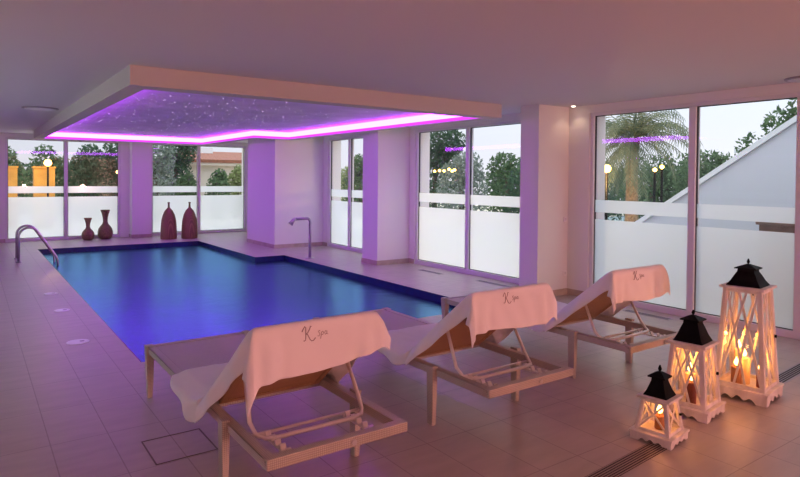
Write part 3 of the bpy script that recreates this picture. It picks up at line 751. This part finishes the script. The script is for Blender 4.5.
# ------------------------------------------------------------------ outside
struct(MB().box(-20, -12, -.3, XL - .3, 17.5, -.12).build('terrace_left', 'ground')); struct(MB().box(-20, 17.5, -.3, 45, 60, -.12).build('terrace_back', 'film_warm_ground')); struct(MB().box(7.15, 5.7, -.3, 45, 17.5, -.12).build('terrace_right', 'film_teal')); struct(MB().box(7.15, -12, -.3, 45, 5.7, -.12).build('terrace_side', 'film_dark'))  # unseen ground; cream, teal and dark colours added to tint light on the film
def crown(mb, c, rad, n_, size, rnd, flat=1.0):
    for _ in range(n_):
        while True:
            p = Vector((rnd.uniform(-1, 1), rnd.uniform(-1, 1), rnd.uniform(-1, 1)))
            l = p.length
            if .35 < l <= 1: break
        p = Vector((c[0] + p.x * rad[0], c[1] + p.y * rad[1], c[2] + p.z * rad[2]))
        a = Vector((rnd.gauss(0, 1), rnd.gauss(0, 1), rnd.gauss(0, 1))).normalized(); b = a.orthogonal().normalized()
        b = Matrix.Rotation(rnd.uniform(0, 6.28), 3, a) @ b; s1 = size * rnd.uniform(.6, 1.3); w_ = a.cross(b)
        mb.add([p - b * s1, p + w_ * s1 * .45, p + b * s1, p - w_ * s1 * .45], [(0, 1, 2, 3)])
def tree(x, y, blobs, h_trunk, label, mat, n_, size=.09, name='tree', group='trees beyond the windows', cat='tree', f=1.0):
    x, y = (x * f, y * f); blobs = [((c[0] * f, c[1] * f, 1.72 + (c[2] - 1.72) * f), tuple(q * f for q in r)) for c, r in blobs]
    rnd = random.Random(int(x * 131 + y * 17)); o = thing(name, (x, y, -.12), label, cat, group)
    mb = MB()
    vol = sum(r[0] * r[2] for _, r in blobs)
    for c, r in blobs: crown(mb, c, r, int(n_ * r[0] * r[2] / vol), size, rnd)
    mb.build('foliage', mat, o, fix=False)
    t_ = MB(); t_.tube([(0, 0, 0), (.03, .02, h_trunk * .5), (-.02, .03, h_trunk)], [.13, .10, .05], 10)
    for c, r in blobs[:4]: t_.tube([(0, .02, h_trunk * .6), ((c[0]) * .6, c[1] * .6, (h_trunk * .6 + c[2]) / 2 + .2), (c[0], c[1], c[2])], [.06, .04, .015], 7)
    t_.build('trunk', 'bark', o); return o
# beyond the far windows
tree(1.0, 26.5, [((0, 0, 1.2), (.9, .8, 1.25)), ((.1, 0, 2.1), (.45, .45, .7))], 2.0, 'dark green bushy tree at the left edge behind the far-left window', 'leaf_mid', 2600)
tree(2.5, 27.2, [((0, 0, 1.2), (.95, .8, 1.3)), ((-.1, 0, 2.2), (.5, .5, .75)), ((.5, 0, 1.9), (.4, .4, .6))], 2.0, 'dark pointed tree behind the glowing garden lamp', 'leaf_mid', 2800, f=1.09)
tree(3.7, 26.2, [((0, 0, 1.2), (.85, .8, 1.3)), ((.1, 0, 2.2), (.6, .5, .75))], 2.0, 'dark tree beside the mullion of the far-left window', 'leaf_dark', 3000)
tree(4.75, 25.6, [((0, 0, 1.3), (.9, .8, 1.4)), ((.1, 0, 2.5), (.75, .6, .8)), ((-.5, 0, 2.0), (.5, .5, .6))], 2.2, 'tall dark tree next to the far pier', 'leaf_dark', 3600, f=1.07)
tree(5.75, 24.2, [((0, 0, 1.4), (.75, .7, 1.5)), ((.1, 0, 2.5), (.7, .6, .9))], 2.2, 'grey-green olive tree behind the window with wicker vases', 'leaf_olive', 3800, .07)
tree(7.6, 28.4, [((0, 0, 1.5), (.8, .7, 1.6)), ((.2, 0, 2.9), (.8, .6, .9)), ((.6, 0, 3.3), (.6, .5, .5))], 2.6, 'dark tree behind the mullion beside the cream house', 'leaf_dark', 3400, f=.94)
for x, y, r, h_, m_, lab in ((7.25, 25.4, .50, 1.75, 'leaf_mid', 'left green shrub in front of the cream house'), (8.3, 24.6, .50, 1.95, 'leaf_mid', 'middle green shrub in front of the cream house'), (9.4, 25.4, .48, 2.1, 'leaf_yellow', 'yellow-green spiky shrub at the right of the cream house')):
    tree(x, y, [((0, 0, h_ * .5), (r, r, h_ * .52)), ((.1, 0, h_ * .8), (r * .6, r * .6, h_ * .28))], .8, lab, m_, 1500, .09, 'shrub', 'shrubs before the house', 'shrub')
ho = thing('house', (10.0, 29.0, -.12), 'low cream house with red tiled roof behind the far window', 'house')
MB().box(-1.9, -1.0, 0, 3.0, 4, 2.35).build('wall', 'cream_wall', ho)
MB().extrude([(-2.15, -1.35, 2.36), (-2.15, -1.35, 2.50), (-2.15, 1.5, 2.98), (-2.15, 4.35, 2.50), (-2.15, 4.35, 2.36)], (5.4, 0, 0)).build('roof', 'rooftile', ho)
MB().box(-2.1, -1.30, 2.24, 3.1, -1.0, 2.36).build('cornice', 'cream_wall', ho)
ch = MB(); ch.box(-.9, .8, 2.7, -.2, 1.4, 3.12); ch.build('chimney', 'stucco', ho)
# pillars made up for orange light patches, the glow put into their colour
for x, y, w_, h_, lab in ((1.06, 23.4, .22, 1.95, 'left made-up ochre pillar for an orange light patch in the far-left window'), (2.02, 23.2, .30, 1.95, 'right made-up ochre pillar for an orange light patch in the far-left window')):
    o = thing('glow_pillar', (x, y, -.12), lab, 'pillar', 'made-up ochre pillars')
    MB().box(-w_, -.2, 0, w_, .2, h_).build('shaft', 'orange_glow', o, bevel=.01); MB().box(-w_ - .03, -.23, h_, w_ + .03, .23, h_ + .06).build('cap', 'orange_glow', o)
def garden_lamp(x, y, z, r, label, power, mat='warm_bulb', group='garden lamps outside'):
    o = thing('garden_lamp', (x, y, -.12), label, 'garden lamp', group); z += .12
    MB().tube([(0, 0, 0), (0, 0, z - r)], .03, 10).build('post', 'black_metal', o)
    MB().lathe([(r * math.sin(PI * k / 10) + .0005, z - r * math.cos(PI * k / 10)) for k in range(11)], n=16, cap=False).build('globe', mat, o)
    if power: lamp('garden_bulb', (0, -.2 if y > 18 else 0, z + .0), (1.0, .58, .2), power, .12, o).location = ((-.3 if y < 18 else 0), (-.35 if y > 18 else 0), z)
garden_lamp(2.07, 22.5, 2.0, .11, 'bright globe lamp on a post behind the far-left window', 32)
garden_lamp(4.05, 22.0, 1.73, .06, 'small warm lamp beside the far pier', 3, 'soft_bulb')
garden_lamp(13.2, 23.9, 2.46, .11, 'pale globe lamp behind the narrow window by the spout', 10, 'soft_bulb')
garden_lamp(11.6, 8.39, 1.85, .09, 'bright globe lamp left of the palm', 240)
garden_lamp(14.0, 8.72, 1.86, .05, 'left of two small lamps right of the palm', 0)
garden_lamp(14.0, 8.53, 1.93, .05, 'right of two small lamps right of the palm', 0)
for k, (yy, zz) in enumerate(((17.05, 1.86), (16.78, 1.88), (16.52, 1.87), (16.25, 1.92), (16.08, 1.86), (15.95, 1.90))):  # glowing balls added in the garden in place of lamps reflected in the glass
    o = MB().lathe([(.045 * math.sin(PI * j / 8) + .0004, -.045 * math.cos(PI * j / 8)) for j in range(9)], n=10, cap=False).build('lamp_reflection_ball', 'warm_bulb'); o.location = (13.6, yy, zz)
    tag(o, 'small yellow ball made up for a lamp reflected in the window between the piers', 'bulb', 'made-up reflection balls')
o = MB().tube([(13.6, 17.6, 2.1), (13.6, 17.05, 1.91), (13.6, 16.5, 1.915), (13.6, 16.0, 1.92), (13.6, 15.5, 2.1)], .006, 6).build('added_cable', 'black_metal'); tag(o, 'thin dark cable made up to carry the row of yellow reflection balls', 'cable')
# beyond the narrow window
tree(14.4, 24.6, [((0, 0, 1.0), (.9, 1.0, 1.25)), ((0, -.6, 1.5), (.7, .6, .9))], 1.6, 'yellow-green tree behind the left pane of the narrow window', 'leaf_yellow', 2600, f=1.12)
tree(14.2, 23.1, [((0, 0, 1.2), (.8, .8, 1.4)), ((0, .1, 2.1), (.5, .5, .7))], 1.6, 'yellow-green tree behind the right pane of the narrow window', 'leaf_mid', 2600)
# beyond the window between the piers
tree(15.0, 18.8, [((0, 0, 1.6), (1.2, 1.0, 1.7)), ((.1, -.2, 3.0), (.9, .8, 1.0)), ((.2, -.8, 3.1), (.6, .5, .6))], 2.6, 'tall dark tree behind the left pane of the window between the piers', 'leaf_dark', 5600, f=1.12)
tree(14.4, 16.5, [((0, 0, 1.2), (.9, 1.0, 1.4)), ((0, -.3, 2.0), (.6, .6, .75))], 1.8, 'pale green tree behind the yellow reflection balls', 'leaf_olive', 3400, .07)
tree(15.6, 15.4, [((0, 0, 1.2), (.9, 1.1, 1.45)), ((0, .2, 2.2), (.6, .5, .5))], 1.8, 'mid green bush at the centre of the window between the piers', 'leaf_mid', 2600, f=1.16)
tree(15.2, 13.7, [((0, 0, 1.1), (.9, 1.3, 1.35)), ((0, -.9, 1.4), (.7, .8, 1.0))], 1.8, 'dark hedge bush behind the right pane of the window between the piers', 'leaf_dark', 3600)
# beyond the right window
tree(18.5, 13.6, [((0, 0, 1.2), (1.0, 1.3, 1.4)), ((0, 1.0, 1.6), (.8, .9, 1.1))], 1.8, 'dark hedge tree left of the palm trunk', 'leaf_dark', 3200, f=1.14)
tree(18.2, 11.4, [((0, 0, 1.2), (1.0, 1.2, 1.4)), ((0, -.9, 1.4), (.9, .9, 1.2))], 1.8, 'dark hedge tree right of the palm trunk', 'leaf_mid', 3200)
tree(17.0, 9.0, [((0, 0, 1.2), (1.0, .9, 1.4)), ((0, -.3, 1.9), (.6, .5, .7))], 1.8, 'green tree behind the mullion of the right window', 'leaf_mid', 2600)
tree(18.0, 7.6, [((0, 0, 1.8), (.8, .6, .9)), ((0, .5, 2.6), (.5, .6, .5)), ((0, -.2, 3.15), (.6, .6, .6)), ((0, -.8, 3.5), (.5, .6, .6)), ((0, -1.4, 3.5), (.5, .6, .6))], 2.6, 'loose green tree rising above the sloping white wall', 'leaf_mid', 2400)
# clipped hedges closing the garden
def hedge(x, y, lx, ly, h_, label, mat, n_, ):
    rnd = random.Random(int(x * 7 + y)); o = thing('hedge', (x, y, -.12), label, 'hedge', 'hedges at the end of the garden'); mb = MB()
    for _ in range(n_):
        p = Vector((rnd.uniform(-lx, lx), rnd.uniform(-ly, ly), h_ * rnd.random() ** .8 * (1 + .06 * math.sin(_)) )); a = Vector((rnd.gauss(0, 1), rnd.gauss(0, 1), rnd.gauss(0, 1))).normalized(); b = a.orthogonal().normalized(); w_ = a.cross(b); s1 = .14 * rnd.uniform(.6, 1.3)
        mb.add([p - b * s1, p + w_ * s1 * .5, p + b * s1, p - w_ * s1 * .5], [(0, 1, 2, 3)])
    mb.build('foliage', mat, o, fix=False); st = MB()
    k = max(lx, ly)
    for i in range(7):
        u = -k + 2 * k * (i + .5) / 7; st.tube([(u if lx > ly else 0, 0 if lx > ly else u, 0), ((u if lx > ly else 0) + .05, (0 if lx > ly else u), h_ * .7)], [.05, .02], 6)
    st.build('stems', 'bark', o)
hedge(3.2, 33.0, 4.6, .5, 2.15, 'long dark hedge closing the garden behind the far-left window', 'leaf_dark', 5200)
hedge(25.5, 18.0, .5, 8.5, 2.2, 'long dark hedge closing the garden behind the right-hand windows', 'leaf_dark', 7500)
ob = thing('outbuilding', (20.5, 9.15, -.12), 'small white flat-roofed outbuilding showing above the sloping white wall', 'building')
MB().box(-.4, -.45, 0, .4, .45, 2.62).build('wall', 'stucco', ob); MB().box(-.5, -.55, 2.62, .5, .55, 2.74).build('roof', 'stucco', ob)
# palm
pm = thing('palm_tree', (14.0, 9.36, -.12), 'shaggy palm tree with lamp-lit trunk behind the right window', 'palm tree', None)
MB().tube([(0, 0, 0), (.02, .01, .8), (0, 0, 1.6), (-.01, .01, 2.2), (0, 0, 2.80)], [.20, .165, .15, .15, .19], 14).build('trunk', 'palm_bark', pm)
rnd = random.Random(5); fr = MB(); sk = MB()
for k in range(70):
    az = k * 2.39996; el = R(rnd.uniform(-38, 80)); ln = rnd.uniform(1.4, 2.05); dead = False
    d0 = Vector((math.cos(az) * math.cos(el), math.sin(az) * math.cos(el), math.sin(el))); p = Vector((0, 0, 2.78)) + d0 * .1; pts = [p.copy()]
    for s in range(10):
        d0 = (d0 + Vector((0, 0, -.10 - .05 * s * .5))).normalized(); p = p + d0 * ln / 10; pts.append(p.copy())
    fr.tube(pts, [.016 - .0012 * i for i in range(11)], 5)
    for i in range(2, 11):
        t_ = (pts[i] - pts[i - 1]).normalized(); side = t_.cross(Vector((0, 0, 1)))
        side = side.normalized() if side.length > .05 else Vector((1, 0, 0))
        for sd in (-1, 1):
            for hh in (0, .5):
                b0 = pts[i - 1].lerp(pts[i], hh); L_ = .42 * (1 - .05 * i) * rnd.uniform(.8, 1.1)
                dv = (side * sd + t_ * .7 + Vector((0, 0, -.35))).normalized(); tip = b0 + dv * L_ + Vector((0, 0, -.06)); w_ = t_ * .02
                fr.add([b0 - w_, b0 + dv * L_ * .5 - w_, tip, b0 + dv * L_ * .5 + w_], [(0, 1, 2, 3)])
fr.build('fronds', 'leaf_palm', pm, fix=False)
# sloping white wall beside the right window and low brown cabinet before it
sw = thing('sloping_wall', (9.58, 4.0, -.12), 'white rendered wall with a sloping top outside the right window', 'wall')
MB().extrude([(-.15, 3.0, 0), (-.15, 3.0, 0.391), (-.15, -7.0, 7.001), (-.15, -7.0, 0)], (.3, 0, 0)).build('panel', 'grey_render', sw)
MB().extrude([(-.19, 3.0, 0.391), (-.19, 3.0, 0.476), (-.19, -7.0, 7.086), (-.19, -7.0, 7.001)], (.38, 0, 0)).build('coping', 'stucco', sw)
cb = thing('outdoor_cabinet', (7.95, 2.75, -.12), 'low brown cabinet standing outside the right window before the sloping wall', 'cabinet')
MB().box(-.25, -.7, 0, .25, .68, 1.20).build('body', 'wood_brown', cb); MB().box(-.28, -.73, 1.20, .28, .71, 1.24).build('top', 'wood_brown', cb, bevel=.006)

# ------------------------------------------------------------------ light
wd = bpy.data.worlds.new('dusk_sky'); SC.world = wd; wd.use_nodes = True; nt = wd.node_tree; nt.nodes.clear()
out = N(nt, 'ShaderNodeOutputWorld'); bg = N(nt, 'ShaderNodeBackground'); nt.links.new(bg.outputs[0], out.inputs[0])
tc = N(nt, 'ShaderNodeTexCoord'); sx = N(nt, 'ShaderNodeSeparateXYZ'); nt.links.new(tc.outputs['Generated'], sx.inputs[0])
rp = N(nt, 'ShaderNodeMapRange'); rp.inputs[1].default_value = -.02; rp.inputs[2].default_value = .92; nt.links.new(sx.outputs[2], rp.inputs[0])
cr = N(nt, 'ShaderNodeValToRGB'); e = cr.color_ramp.elements
e[0].position = 0; e[0].color = (.56, .54, .59, 1); e[1].position = 1; e[1].color = (.62, .73, .90, 1)
e2 = cr.color_ramp.elements.new(.24); e2.color = (.50, .56, .68, 1); e[-1].color = (1.75, 1.92, 2.12, 1)
nt.links.new(rp.outputs[0], cr.inputs[0])
# brighter towards the right-hand side of the garden (+X)
r2 = N(nt, 'ShaderNodeMapRange'); r2.inputs[1].default_value = -.2; r2.inputs[2].default_value = 1.0; r2.inputs[3].default_value = .95; r2.inputs[4].default_value = 1.35
nt.links.new(sx.outputs[0], r2.inputs[0]); nt.links.new(cr.outputs[0], bg.inputs[0]); nt.links.new(r2.outputs[0], bg.inputs[1])
# warm lamps of the lounge area behind the camera
WARM = (1.0, .42, .37)
for k, (x, y, z, p) in enumerate(((-.8, -6.8, .82, 45), (2.6, -7.0, .95, 215), (5.6, -6.6, .95, 345))):
    lamp('lounge_lamp', (x, y, z), WARM, p, .12)
SC.view_settings.view_transform = 'Standard'; SC.view_settings.look = 'None'; SC.view_settings.gamma = 1; SC.view_settings.exposure = .52
SC.view_settings.use_curve_mapping = False
SC.cycles.use_denoising = True; SC.cycles.max_bounces = 10; SC.cycles.diffuse_bounces = 6; SC.cycles.transparent_max_bounces = 24
SC.cycles.sample_clamp_indirect = 6
